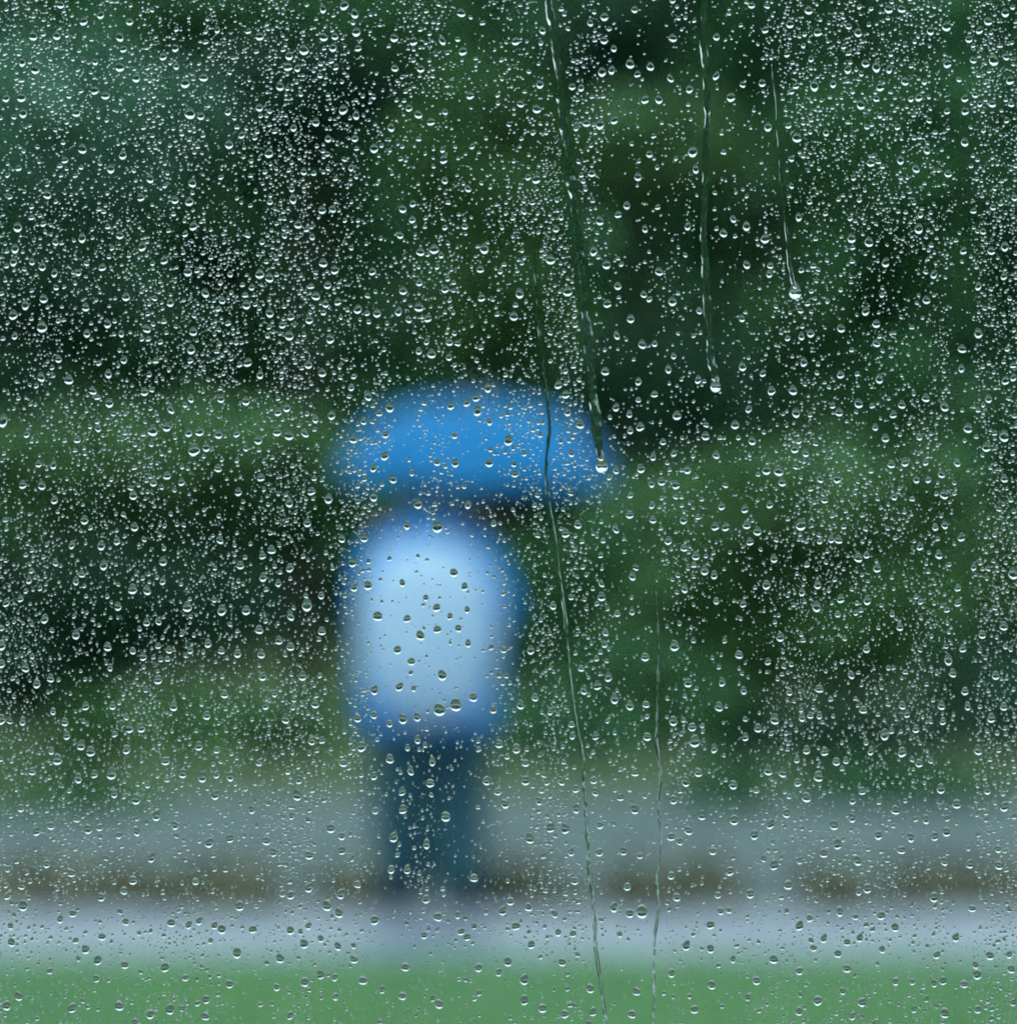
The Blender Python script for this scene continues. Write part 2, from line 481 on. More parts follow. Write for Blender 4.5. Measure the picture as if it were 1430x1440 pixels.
jv('ear_b', (-.078, .02, 1.58), .016, 'head')
HAND_R, HAND_L = Vector((.165, .27, 1.20)), Vector((-.20, .22, 1.16))
for s, nm, el, hd in ((1, 'r', (.258, -.03, 1.06), HAND_R), (-1, 'l', (-.195, -.01, 1.10), HAND_L)):
    jv('sh' + nm, (.155 * s, .0, 1.325), .052, 'chest')
    jv('el' + nm, el, .043, 'sh' + nm)
    w = Vector(el) * .18 + hd * .82
    jv('wr' + nm, w, .028, 'el' + nm)
    jv('pa' + nm, hd, (.036, .024), 'wr' + nm)
    d = (hd - w).normalized(); side = d.cross(Vector((0, 0, 1))).normalized()
    for f in range(4):                                 # four fingers that curl round what they hold
        L = (.070, .080, .076, .060)[f]
        p0 = hd + d * .030 + Vector((0, 0, .024 - .016 * f))
        p1 = p0 + d * L * .45; p2 = p1 + d * L * .2 - side * s * L * .4; p3 = p2 - d * L * .3 - side * s * L * .15
        par = 'pa' + nm
        for q, pt in enumerate((p0, p1, p2, p3)):
            k = f'{nm}f{f}{q}'; jv(k, pt, .009 - .001 * q, par); par = k
    par = 'pa' + nm
    for q, pt in enumerate((hd - side * s * .030 + Vector((0, 0, .026)), hd + d * .03 - side * s * .048 + Vector((0, 0, .034)), hd + d * .055 - side * s * .04 + Vector((0, 0, .034)))):
        k = f'{nm}th{q}'; jv(k, pt, .011 - .001 * q, par); par = k
for s, nm, ky, fy in ((1, 'r', .05, -.02), (-1, 'l', .03, .10)):
    jv('hip' + nm, (.085 * s, 0, .86), .092, 'pelvis')
    jv('kn' + nm, (.100 * s, ky, .49), .062, 'hip' + nm)
    jv('an' + nm, (.098 * s, fy, .10), .042, 'kn' + nm)
    jv('to' + nm, (.112 * s, fy + .15, .045), (.04, .03), 'an' + nm)
obj('body', skin_mesh('body', bv, be, br, 0, 2), M['skin'], person)

def chain(name, pts, rads, extra_edges=None, sub=2):
    e = extra_edges or [(i, i + 1) for i in range(len(pts) - 1)]
    return skin_mesh(name, pts, e, rads, 0, sub)

P = lambda n: bv[J[n]]
JS = [(.655, 0.230, .185, -.005), (.66, 0.235, .19, -.005), (.75, 0.246, .19, -.005), (.9, 0.254, .18, -.003), (1.05, 0.266, .175, .004), (1.12, 0.271, .172, .006), (1.2, 0.259, .17, .002),
      (1.28, .238, .16, 0), (1.335, .185, .14, 0), (1.375, .118, .11, 0), (1.405, .08, .08, .0), (1.425, .066, .068, 0)]
def jacket_mesh():
    V, F = [], []
    n = 36
    for i, (z, rx, ry, dx) in enumerate(JS):
        for k in range(n):
            a = 2 * math.pi * k / n
            fold = 1 + .025 * math.sin(7 * a + z * 3) * max(0, 1.2 - z)
            V.append((dx + rx * fold * math.copysign(abs(math.cos(a)) ** .85, math.cos(a)), .01 + ry * fold * math.copysign(abs(math.sin(a)) ** .85, math.sin(a)), z))
    for i in range(len(JS) - 1):
        for k in range(n):
            F.append((i * n + k, i * n + (k + 1) % n, (i + 1) * n + (k + 1) % n, (i + 1) * n + k))
    return mesh_np('jacket', V, F, True)
jacket = obj('jacket', jacket_mesh(), M['jacket'], person)
for nm in ('r', 'l'):
    obj('sleeve', chain('sleeve', [P('sh' + nm), P('el' + nm), P('wr' + nm)], [.074, .068, .052]), M['jacket'], jacket)
tr = [Vector((0, 0, .92))]
trr = [(.15, .12)]
te = []
for nm in ('r', 'l'):
    h, k, a = P('hip' + nm), P('kn' + nm), P('an' + nm) + Vector((0, 0, -.06))
    i = len(tr); tr += [h, k, a]; trr += [.138, .122, .105]; te += [(0, i), (i, i + 1), (i + 1, i + 2)]
obj('trousers', chain('trousers', tr, trr, te), M['trousers'], person)
for nm in ('r', 'l'):
    a, t = P('an' + nm), P('to' + nm)
    obj('shoe', chain('shoe', [a + Vector((0, -.05, -.05)), a + Vector((0, .05, -.045)), t + Vector((0, .02, 0))], [(.05, .048), (.05, .05), (.046, .038)]), M['shoe'], person)
obj('hair', chain('hair', [Vector((0, .01, 1.415)), Vector((0, -.005, 1.50)), Vector((0, -.012, 1.58)), Vector((0, .0, 1.635)), Vector((0, .03, 1.672))],
                  [(.075, .065), (.084, .070), (.092, .082), (.088, .092), (.06, .07)]), M['hair'], person)

# pack on the back
pack = empty('backpack', (PX, PD - .21, PZ + .71), 'large pale blue rounded pack on the back of the person', 'backpack')
def pack_mesh():
    bm = bmesh.new()
    bmesh.ops.create_uvsphere(bm, u_segments=32, v_segments=24, radius=1.0)
    for v in bm.verts:
        x, y, z = v.co
        e = lambda t, p: math.copysign(abs(t) ** p, t)
        v.co = Vector((e(x, .84) * (.242 + .006 * z), e(y, .85) * .155, .287 + e(z, .80) * .325 + .01 * math.sin(9 * x)))
    return bm_mesh('cover', bm, True)
obj('cover', pack_mesh(), M['pack'], pack)
for s in (-1, 1):
    obj('shoulder_strap', tube('strap', [(.10 * s, .10, .60), (.13 * s, .18, .71), (.135 * s, .30, .70), (.14 * s, .36, .55), (.15 * s, .33, .35), (.14 * s, .16, .16)],
                               [.02, .022, .022, .022, .018, .015], 8), M['strap'], pack)
obj('carry_loop', tube('loop', [(-.04, .08, .645), (-.03, .075, .69), (.03, .075, .69), (.04, .08, .645)], [.009] * 4, 6), M['strap'], pack)

# umbrella
ub = Vector((PX, PD, PZ)) + HAND_R + Vector((-.012, .035, 0))
um = empty('umbrella', ub, 'open dark blue domed umbrella over the head of the person', 'umbrella')
apex = Vector((PX + .17, PD + .285, 1.83))
ax = (apex - ub); L = ax.length
um.rotation_euler = ax.to_track_quat('Z', 'Y').to_euler()
UR, UH, NR = .495, .302, 8
def canopy_pt(a, t):
    """a: angle, t: 0 apex .. 1 rim; cloth hangs a little slack between the ribs and the rim is scalloped"""
    k = (a / (2 * math.pi) * NR) % 1.0
    s = abs(math.sin(math.pi * k))
    r = UR * (math.sin(t * math.pi / 2 * .93) / math.sin(math.pi / 2 * .93)) ** .74
    z = UH * (math.cos(t * math.pi / 2 * .93) - math.cos(math.pi / 2 * .93)) / (1 - math.cos(math.pi / 2 * .93))
    r *= 1 - .03 * s * t
    z += .016 * s * t ** 3 - .012 * s * math.sin(math.pi * t)
    return Vector((r * math.cos(a), r * math.sin(a), L - UH + z))
for q in range(NR):
    V, F = [], []
    nu, nvv = 9, 11
    for sgn in (0, 1):
        for i in range(nvv):
            for j in range(nu):
                p = canopy_pt(2 * math.pi * (q + j / (nu - 1)) / NR, max(.002, i / (nvv - 1)))
                V.append(p - Vector((0, 0, .0012 * sgn)))
    n1 = nu * nvv
    for i in range(nvv - 1):
        for j in range(nu - 1):
            a = i * nu + j
            F.append((a, a + nu, a + nu + 1, a + 1)); F.append((n1 + a, n1 + a + 1, n1 + a + nu + 1, n1 + a + nu))
    for j in range(nu - 1):
        a = (nvv - 1) * nu + j
        F.append((a, n1 + a, n1 + a + 1, a + 1))
    obj('canopy_panel', mesh_np('canopy_panel', V, F, True), M['umbrella'], um)
    rib = [canopy_pt(2 * math.pi * q / NR, t) - Vector((0, 0, .006)) for t in (.03, .2, .4, .6, .8, .99)]
    obj('rib', tube('rib', rib, [.0025] * 6, 6), M['metal'], um)
    mid = canopy_pt(2 * math.pi * q / NR, .5) - Vector((0, 0, .008))
    obj('stretcher', tube('stretcher', [(0, 0, L - UH - .02), mid], [.002, .002], 6), M['metal'], um)
obj('shaft', tube('shaft', [(0, 0, .05), (0, 0, L * .5), (0, 0, L - .01)], [.006, .006, .006], 10), M['metal'], um)
obj('ferrule', tube('ferrule', [(0, 0, L - .012), (0, 0, L + .02), (0, 0, L + .06)], [.012, .008, .004], 10), M['metal'], um)
obj('handle', tube('handle', [(0, 0, .08), (0, 0, 0), (0, 0, -.08), (.015, 0, -.115), (.04, 0, -.125), (.06, 0, -.11), (.066, 0, -.085)], [.013, .014, .013, .013, .013, .012, .010], 10), M['rubber'], um)
obj('runner', tube('runner', [(0, 0, L - UH - .05), (0, 0, L - UH)], [.011, .011], 10), M['rubber'], um)

# ------------------------------------------------------------------ the room and the window
W2, WB, WT = 0.37, CAM_H - .37, CAM_H + .37          # window opening
IN0, IN1 = PANE_Y - .13, PANE_Y + .07                # wall faces
def structure_box(name, *a, mat=None):
    return obj(name, bm_mesh(name, box_bm(*a)), mat, kind='structure')
bm = bmesh.new()
wall = bpy.data.meshes.new('front_wall')
V, F = [], []
def addbox(x0, x1, y0, y1, z0, z1):
    o = len(V)
    V.extend([(x, y, z) for x in (x0, x1) for y in (y0, y1) for z in (z0, z1)])
    F.extend([tuple(o + i for i in f) for f in ((0, 1, 3, 2), (4, 6, 7, 5), (0, 4, 5, 1), (2, 3, 7, 6), (0, 2, 6, 4), (1, 5, 7, 3))])
addbox(-2.4, -W2, IN0, IN1, -.2, 2.7); addbox(W2, 2.4, IN0, IN1, -.2, 2.7)
addbox(-W2, W2, IN0, IN1, -.2, WB); addbox(-W2, W2, IN0, IN1, WT, 2.7)
wall.from_pydata(V, [], F); wall.update()
obj('wall', wall, M['plaster'], kind='structure')
structure_box('back_wall', -2.4, 2.4, -1.9, -1.7, -.2, 2.7, mat=M['plaster'])
structure_box('side_wall_left', -2.6, -2.402, -1.9, IN1, -.2, 2.7, mat=M['plaster'])
structure_box('side_wall_right', 2.402, 2.6, -1.9, IN1, -.2, 2.7, mat=M['plaster'])
structure_box('floor', -2.4, 2.4, -1.7, IN0, -.1, .04, mat=M['boards'])
structure_box('ceiling', -2.6, 2.6, -1.9, IN1, 2.702, 2.85, mat=M['plaster'])

win = empty('window', (0, PANE_Y, WB), 'rain-spotted window pane that fills the whole view', 'window')
fr = .045
hgt = WT - WB
for nm, a in (('frame_post', (-W2, -W2 + fr, -.045, .012, 0, hgt)), ('frame_post', (W2 - fr, W2, -.045, .012, 0, hgt)),
              ('frame_rail', (-W2 + fr, W2 - fr, -.045, .012, 0, fr)), ('frame_rail', (-W2 + fr, W2 - fr, -.045, .012, hgt - fr, hgt))):
    obj(nm, bm_mesh(nm, box_bm(*a, bevel=.004)), M['frame'], win)
obj('sill', bm_mesh('sill', box_bm(-W2 - .03, W2 + .03, .014, .15, -.035, -.004, bevel=.004)), M['frame'], win)
PW = W2 - fr - .0005
obj('pane', bm_mesh('pane', box_bm(-PW, PW, -.004, 0, fr + .0005, hgt - fr - .0005)), M['pane'], win)

# ------------------------------------------------------------------ raindrops on the outer face of the pane
# (x, y, width) of the drops one can pick out, read tile by tile; tile units are a quarter of a photograph pixel
DROPS = {
(0,0):"340,28,40 563,85,46 468,120,44 725,122,42 671,210,42 187,205,46 318,200,48 126,350,42 198,390,50 670,375,50 690,275,38 912,318,44 980,270,38 762,437,44 1035,465,52 1137,433,50 985,372,40 120,545,48 35,550,46 530,507,42 590,535,44 130,635,46 427,632,42 1062,635,64 1123,650,42 1280,808,48 1275,625,38 687,868,50 462,835,48 620,945,44 1075,1025,44 100,1270,54 460,1332,44 670,1315,46 85,1390,48 1058,1128,46 795,1380,44 978,1118,42 265,1090,42 1080,1265,42 788,1105,42 840,1000,42",
(360,0):"493,32,50 552,78,44 375,52,40 22,205,44 378,208,46 560,180,44 268,280,58 430,268,42 772,212,42 1042,230,44 1147,75,42 1155,288,44 880,232,40 185,312,48 180,375,44 232,382,40 135,485,46 777,382,40 920,385,40 1197,535,42 487,615,50 560,645,44 20,603,44 907,640,46 977,682,42 335,685,46 210,715,44 755,715,40 73,858,48 660,830,48 552,775,38 855,605,40 1048,893,40 268,960,42 1055,1010,42 208,1115,46 235,1255,46 873,1228,38 995,1395,52 918,1408,48 1275,1393,50 820,1168,42 1185,1055,40 370,1175,40",
(720,0):"515,95,46 437,130,38 568,272,40 487,350,44 502,403,50 555,395,42 660,360,48 772,372,46 700,415,34 898,215,44 1140,208,40 945,463,44 990,500,46 1138,425,42 1222,545,44 885,440,36 1397,465,36 155,472,48 138,610,48 742,558,42 820,557,40 490,697,50 415,688,46 570,673,38 1007,852,54 703,990,46 1025,947,42 135,1003,44 90,990,38 640,1150,42 592,1200,36 742,1280,36 245,1280,42 1308,1265,44 1180,1305,42 455,1405,48 1408,1340,44 980,1265,38 170,172,44 20,232,42 1337,30,38 1413,168,40 1235,1225,38 490,1235,40 445,970,40 48,582,38",
(1070,0):"265,58,48 160,135,46 318,182,42 712,52,46 785,50,46 1363,72,44 542,185,46 483,390,44 643,378,54 583,355,48 715,388,42 297,483,52 402,470,40 803,457,40 665,488,40 1298,340,58 1267,120,48 1035,150,48 1218,170,44 1160,220,42 1040,357,46 1390,450,44 880,545,46 1137,550,36 1140,622,40 1038,622,38 557,587,44 38,712,44 200,770,52 362,742,40 1137,795,44 778,897,46 612,910,46 865,945,44 1045,972,42 925,840,42 505,1332,50 602,1355,48 880,1280,52 1285,1402,48 1360,1380,46 210,1215,42 22,1335,50 1130,1402,38 1415,1105,40 1290,580,40 945,175,40",
(0,360):"77,35,46 180,33,38 237,62,46 305,97,40 572,65,42 245,240,50 143,277,44 75,332,52 235,397,60 83,448,42 602,380,44 487,435,42 705,230,46 480,288,44 917,25,40 1050,90,42 1377,275,44 1243,250,38 822,410,42 1080,425,46 1070,525,52 1383,597,42 385,693,52 607,660,44 328,578,38 612,822,50 808,760,46 520,755,38 1235,800,40 957,860,44 17,925,60 853,977,60 932,957,48 1055,990,46 1115,983,50 1222,998,50 1322,995,42 550,965,40 1085,1087,66 1153,1070,46 432,1027,40 300,1168,42 128,1280,44 235,1285,48 745,1340,46 932,1230,44 858,1268,44 1218,1190,40 1332,1320,40 1015,1265,40 1375,812,44 1148,208,44 1068,800,42 952,262,40 305,1365,42 232,680,42 150,997,38",
(360,360):"375,40,50 22,103,50 75,125,44 440,80,42 335,225,48 400,165,40 650,88,42 690,95,42 822,195,46 912,150,40 1057,187,44 457,257,38 568,300,46 677,322,48 910,287,50 795,313,40 78,320,46 195,340,40 298,358,48 187,447,52 415,465,44 1080,483,42 910,533,42 980,548,52 1078,567,38 293,608,48 370,653,46 23,665,44 532,737,42 627,787,42 747,850,46 1088,840,40 1177,823,42 1230,795,42 1237,870,50 1295,740,42 1253,75,40 602,925,42 543,1025,46 723,1000,40 718,1120,44 1305,927,40 1110,1005,38 1113,1160,46 1302,1157,42 1410,1035,50 185,1003,52 118,985,44 275,993,42 332,915,44 123,875,44 173,850,46 423,892,42 405,1358,52 310,1317,44 187,1380,44 658,1348,44 655,1187,38 1012,1155,36 905,1390,48 1183,1393,40 1260,235,40 960,350,42 27,1240,40 765,1250,38 12,1030,46",
(720,360):"215,22,56 310,200,52 43,213,50 527,50,42 590,170,44 822,90,44 735,217,36 532,268,44 662,353,42 585,445,40 895,255,52 1310,50,42 727,497,42 795,490,34 1287,620,46 520,645,46 258,722,44 300,775,42 1038,693,42 705,703,38 795,773,38 655,885,42 705,805,32 715,957,46 660,977,40 380,943,50 920,893,50 580,847,38 1080,1007,50 1340,1033,46 1245,945,46 787,1125,42 720,1190,42 580,1200,42 980,1197,42 915,1280,42 835,1262,40 780,1275,36 780,1395,38 1140,1115,40 660,1338,36 15,1220,36 332,1105,42 310,875,44 873,635,44 1320,857,36 1170,1400,40 1300,1415,40 10,340,46 1045,308,38",
(1070,360):"45,103,44 923,247,46 447,405,46 1213,435,54 583,310,42 643,380,42 645,490,42 1123,522,44 225,450,40 278,435,44 238,595,44 445,665,42 58,755,48 178,752,52 660,690,46 1118,630,40 195,880,48 435,875,44 785,832,46 920,795,46 1025,845,50 545,825,50 738,888,42 1155,965,50 1357,1010,56 637,958,42 695,1020,42 883,1013,42 1258,1070,50 248,1105,42 188,1080,46 30,1198,48 98,1203,56 118,1265,46 425,1247,42 803,1155,44 727,1165,46 918,1153,40 1095,1158,44 1358,1245,46 1022,1335,44 330,1247,38 868,1250,38 933,1250,38 743,1345,38 355,1363,36 48,1390,42 1355,115,44 963,105,40 695,38,42 1408,680,40 1365,697,40 1270,800,42 1212,170,42 1008,1220,40",
(0,720):"473,47,48 752,85,46 567,190,46 403,187,40 580,300,48 655,165,44 912,278,46 312,285,40 1230,158,40 1343,300,46 425,390,42 163,382,40 742,435,52 823,440,44 910,388,40 35,510,42 1047,533,54 1240,552,52 1375,552,50 250,600,44 425,688,46 660,530,42 602,755,46 820,618,40 887,613,38 1163,738,46 1328,793,44 10,748,54 143,873,44 207,963,48 883,940,50 743,777,38 1255,1020,48 970,1088,48 8,1163,50 298,1117,40 630,1085,42 363,1175,40 375,1252,44 725,1210,44 790,1210,46 452,1308,46 507,1340,52 708,1330,50 323,1387,58 1110,1310,46 1155,1140,44 925,1395,44 283,933,40 10,850,46 128,1173,42 478,1087,40 1237,778,38 800,810,38 115,485,38",
(360,720):"287,63,46 843,77,42 1013,85,58 987,50,42 88,215,42 190,315,46 37,247,40 480,150,38 605,148,46 40,367,44 540,285,42 625,413,52 547,425,40 1105,342,50 285,525,60 195,585,44 365,470,38 680,585,54 843,600,42 948,483,40 1008,538,44 1013,660,44 918,693,52 18,660,50 368,668,46 128,720,42 193,755,46 30,797,48 790,773,48 867,838,46 1040,915,56 37,922,44 260,920,42 1213,1038,52 1025,1108,68 1115,1085,64 900,1150,46 820,1158,52 660,1138,44 568,1155,42 747,1185,40 330,1073,48 165,1160,42 590,1315,50 748,1382,50 1358,1298,46 985,1397,42 487,1405,44 55,1085,42 903,1275,42 1325,1107,38 880,990,36 800,980,42 1130,655,38 1165,420,36 818,400,38 660,1000,44 1180,550,38 1083,587,36 1184,738,38 310,1283,40 1384,772,38",
(720,720):"367,72,46 300,123,44 658,17,42 787,45,38 580,97,42 872,163,42 957,47,40 1135,83,44 1192,85,40 1310,75,46 1370,110,46 1328,168,42 960,203,40 1025,248,48 672,360,42 963,430,44 1075,330,44 1128,355,42 500,475,42 228,527,42 1140,500,40 522,677,38 670,557,36 105,773,42 907,752,52 743,813,44 1268,802,44 538,925,44 983,957,46 1172,953,44 477,972,42 400,997,42 572,1047,48 658,1085,46 748,1077,40 47,1080,44 128,1040,40 213,1118,40 900,1170,52 1005,1205,44 1020,1285,60 755,1258,44 1373,1210,50 1303,1260,40 1155,1093,44 337,1253,42 467,1253,38 25,1327,50 75,1405,42 1128,1325,44 332,1190,34 1293,1000,36 587,570,36 500,403,36 517,742,36",
(1070,720):"222,75,58 390,155,40 433,158,42 543,258,50 648,315,46 72,263,40 887,195,42 972,87,40 1025,75,40 1118,143,40 993,240,46 30,410,46 65,408,46 315,410,46 228,450,42 445,488,44 592,497,46 310,533,50 775,645,42 107,702,44 588,768,44 1235,687,46 1098,427,40 1098,512,38 503,912,44 325,990,46 158,1008,42 1045,830,52 1310,915,46 1138,1003,42 1007,1085,46 1285,1155,46 77,1163,50 228,1152,44 570,1107,46 788,1085,42 1015,1172,42 690,1248,52 787,1345,52 865,1215,42 255,1333,44 355,1342,44 612,1337,42 200,1385,40 420,1397,46 1212,1335,48 882,1405,46 1408,348,56 325,1140,40 1153,1087,40 1070,905,40 1355,1090,44 1355,640,46 473,1390,38 1127,765,40",
(0,1080):"622,37,56 438,62,50 527,38,40 180,22,40 1022,35,50 1130,57,50 1287,53,46 1210,40,42 760,178,54 640,147,40 1203,155,48 118,227,42 873,273,46 285,328,42 493,345,46 557,335,44 205,358,42 1168,422,50 765,358,44 1408,237,42 845,505,42 665,380,38 400,590,46 743,630,50 262,540,42 693,690,44 567,725,44 130,775,50 1340,775,52 42,718,44 407,815,42 337,847,44 702,863,42 957,867,50 1055,880,42 1113,857,44 1240,905,50 572,945,44 1412,905,42 65,978,44 480,1015,48 1177,967,38 1325,1038,50 547,1077,46 698,1103,42 922,1117,44 1037,1175,42 1283,1210,40 105,1280,40 38,1330,50 403,1345,46 667,1332,52 950,1352,46 840,1380,46 1153,1297,40 120,660,38 1093,637,42 980,325,44 1285,398,38 540,1180,38 953,1168,44 1150,1392,42",
(360,1080):"660,48,42 865,18,44 973,88,46 1287,77,46 1350,135,44 1393,205,46 815,135,40 240,70,42 178,18,42 230,158,50 820,235,46 1060,275,56 667,242,42 768,390,46 418,340,48 953,430,46 480,383,44 58,410,50 297,490,50 755,570,46 845,570,40 1217,617,48 295,672,48 193,660,44 195,713,48 148,705,38 472,710,44 397,775,54 465,815,50 663,853,50 950,735,42 1015,837,46 193,910,46 293,885,40 270,985,46 362,955,40 457,1000,42 545,995,38 940,937,44 1145,917,44 135,1068,52 548,1072,44 833,1115,50 1243,1120,48 1407,1085,46 273,1200,48 118,1228,42 597,1190,52 362,1158,42 440,1172,38 820,1278,44 1023,1322,46 443,1282,40 190,1387,40 567,655,38 1377,800,42 480,465,38 98,475,40 705,1242,36 1355,1145,36 1420,747,44 1127,825,36",
(720,1080):"75,73,46 275,78,44 30,60,44 455,72,42 465,138,46 357,120,44 687,28,44 150,187,42 605,167,38 970,80,46 1040,28,48 1235,97,50 902,182,48 685,235,44 357,232,42 492,323,42 298,343,46 100,397,46 215,338,42 985,352,50 1240,295,56 1060,268,42 1353,377,48 887,388,42 487,475,44 330,472,40 622,468,38 1120,467,42 1217,580,50 888,605,46 713,493,36 920,725,46 1330,707,48 643,667,40 658,815,48 725,808,70 92,780,48 238,820,42 565,740,44 1165,802,44 567,783,46 1107,880,46 258,922,42 600,932,38 22,887,46 972,995,46 1108,1013,46 107,990,42 280,1087,40 437,1237,48 890,1150,42 1115,1217,48 1365,1190,46 1408,1225,44 67,1187,46 70,1300,46 170,1345,50 297,1378,46 697,1253,40 1018,1352,42 668,1380,44 452,1365,40 1233,1072,36 350,633,42 1210,797,38 935,415,38",
(1070,1080):"40,18,50 120,30,42 320,50,54 205,85,42 253,167,56 510,180,44 1003,120,50 1263,128,46 565,132,40 1405,172,50 1357,220,52 1093,205,46 750,238,50 920,290,46 510,283,44 140,258,46 52,318,46 408,325,48 655,378,50 835,393,48 1035,360,50 970,387,42 428,430,46 350,480,44 540,522,46 783,462,44 1323,455,44 1023,527,44 1165,540,42 1327,547,48 72,547,44 150,657,52 545,692,42 593,677,46 965,725,46 438,808,46 670,828,46 1180,787,42 272,843,44 213,885,46 748,895,48 350,955,44 293,1008,44 550,952,40 428,1040,46 675,1017,42 70,1070,52 980,1047,42 1277,1050,54 1397,1125,48 213,1137,46 480,1122,46 1208,1157,50 1133,1210,48 1018,1192,42 18,1225,42 750,1197,40 845,1197,38 967,1207,38 455,1250,38 317,1303,52 560,1313,46 212,1363,42 1025,1375,50 510,1388,40 1210,1352,38 485,1225,36 1085,950,40 480,975,38 1385,1045,42 855,1350,36",
}
TS = 360.0 / 1430.0
drops = []
for (ox, oy), s in DROPS.items():
    for t in s.split():
        x, y, w = (float(v) for v in t.split(','))
        drops.append((ox + x * TS, oy + y * TS, w * TS))
S_PANE = PANE_Y / FPX                                   # metres on the pane per photograph pixel

TRICKLES = [
    # points (px, py), half widths in px at start/end, head size px, label
    ([(768, -60), (772, 10), (780, 60), (787, 110), (790, 160), (798, 210), (803, 260), (810, 310), (816, 365), (822, 430), (829, 490), (833, 540), (838, 600), (846, 652)], 5.2, 5.6, 15,
     'long slanting trickle with a bright head over the right end of the umbrella'),
    ([(991, -60), (991, 0), (988, 60), (993, 110), (994, 170), (991, 230), (992, 275), (988, 330), (993, 380), (995, 440), (1000, 500), (1006, 540)], 3.6, 5.4, 13,
     'straight trickle from the top edge with a bright head, right of the umbrella'),
    ([(1084, 90), (1090, 130), (1094, 190), (1098, 250), (1104, 320), (1110, 370), (1118, 408)], 1.6, 2.8, 15,
     'short faint trickle with a bright head at upper right'),
    ([(750, 330), (755, 400), (758, 460), (762, 505), (769, 550), (773, 600), (768, 640), (769, 690), (776, 730), (783, 780), (790, 835), (797, 890), (801, 950), (809, 1010), (818, 1055), (821, 1100), (825, 1160), (827, 1200), (831, 1240), (835, 1290), (838, 1340), (845, 1390), (851, 1425), (853, 1500)], 1.9, 2.6, 0,
     'long thin crooked trickle crossing the umbrella and running to the bottom edge'),
    ([(921, 832), (926, 870), (926, 930), (924, 990), (922, 1040), (928, 1090), (926, 1140), (930, 1190), (923, 1235), (926, 1275), (919, 1320), (919, 1370), (920, 1500)], 1.5, 2.1, 0,
     'thin broken trickle at lower right of the figure'),
]
def seg_interp(pts, y):
    for (x0, y0), (x1, y1) in zip(pts[:-1], pts[1:]):
        if y0 <= y <= y1:
            return x0 + (x1 - x0) * (y - y0) / (y1 - y0)
    return None

def drop_grid(rings, segs, H, sag, tall, narrow, wob, seed, pw=2.6):
    """unit drop: base radius 1 in x/z, dome towards +y, hanging belly (steeper below); returns V, F(tris) with a flat base"""
    r = random.Random(seed)
    ph = [r.uniform(0, 6.28) for _ in range(3)]
    V, F = [], []
    def pt(rr, a):
        k = 1 + wob * (math.sin(2 * a + ph[0]) * .5 + math.sin(3 * a + ph[1]) * .35)
        x, z = rr * math.cos(a) * k, rr * math.sin(a) * k
        dome = H * (1 - rr ** pw) if rr < 1 else 0.0
        z2 = z * (tall if z > 0 else 1.0)
        x2 = x * (1 - narrow * max(z, 0))
        return (x2, dome, z2 - sag * dome)
    V.append(pt(0, 0))
    for i in range(1, rings + 1):
        rr = math.sin(i / rings * math.pi / 2)
        if i == rings: rr = 1.0
        for j in range(segs):
            V.append(pt(rr, 2 * math.pi * j / segs))
    for j in range(segs):
        F.append((0, 1 + (j + 1) % segs, 1 + j))
    for i in range(rings - 1):
        a0, b0 = 1 + i * segs, 1 + (i + 1) * segs
        for j in range(segs):
            j2 = (j + 1) % segs
            F.append((a0 + j, a0 + j2, b0 + j2)); F.append((a0 + j, b0 + j2, b0 + j))
    o = len(V)
    rim = 1 + (rings - 1) * segs
    for j in range(segs): V.append(V[rim + j])
    V.append((0, 0, 0))
    for j in range(segs):
        F.append((o + j, o + (j + 1) % segs, o + segs))
    return np.array(V, np.float32), np.array(F, np.int32)

GAP = 0.00002
def pane_pt(px, py):
    return ((px - 715) * S_PANE, PANE_Y + GAP, CAM_H - (py - 720) * S_PANE)

# keep clear of the trickles
def near_trickle(x, y, m):
    for pts, w0, w1, hd, lab in TRICKLES:
        tx = seg_interp(pts, y)
        if tx is not None and abs(x - tx) < max(w0, w1) + m:
            return True
        if hd:
            hx, hy = pts[-1]
            if abs(x - hx) < hd * .55 + m and -6 < hy - y + 4 < hd * 1.6: return True
    return False
drops = [d for d in drops if not near_trickle(d[0], d[1], d[2] * .35)]
drops.sort(key=lambda d: -d[2])
_u = []
for d in drops:
    if all(abs(d[0] - e[0]) > (d[2] + e[2]) * .5 + .2 or abs(d[1] - e[1]) > (d[2] + e[2]) * .58 + .2 for e in _u): _u.append(d)
drops = _u
BIG, REST = drops[:300], drops[300:]

# wet size seen in the photograph includes the dark rim; a hair smaller reads right
variants = []
for k in range(10):
    r = random.Random(40 + k)
    V, F = drop_grid(9, 24, r.uniform(.40, .455), r.uniform(.06, .14), r.uniform(1.2, 1.55), r.uniform(.0, .10), r.uniform(.02, .09), 60 + k)
    me = mesh_np('raindrop', V, F, True)
    me.materials.append(M['water'])
    variants.append(me)

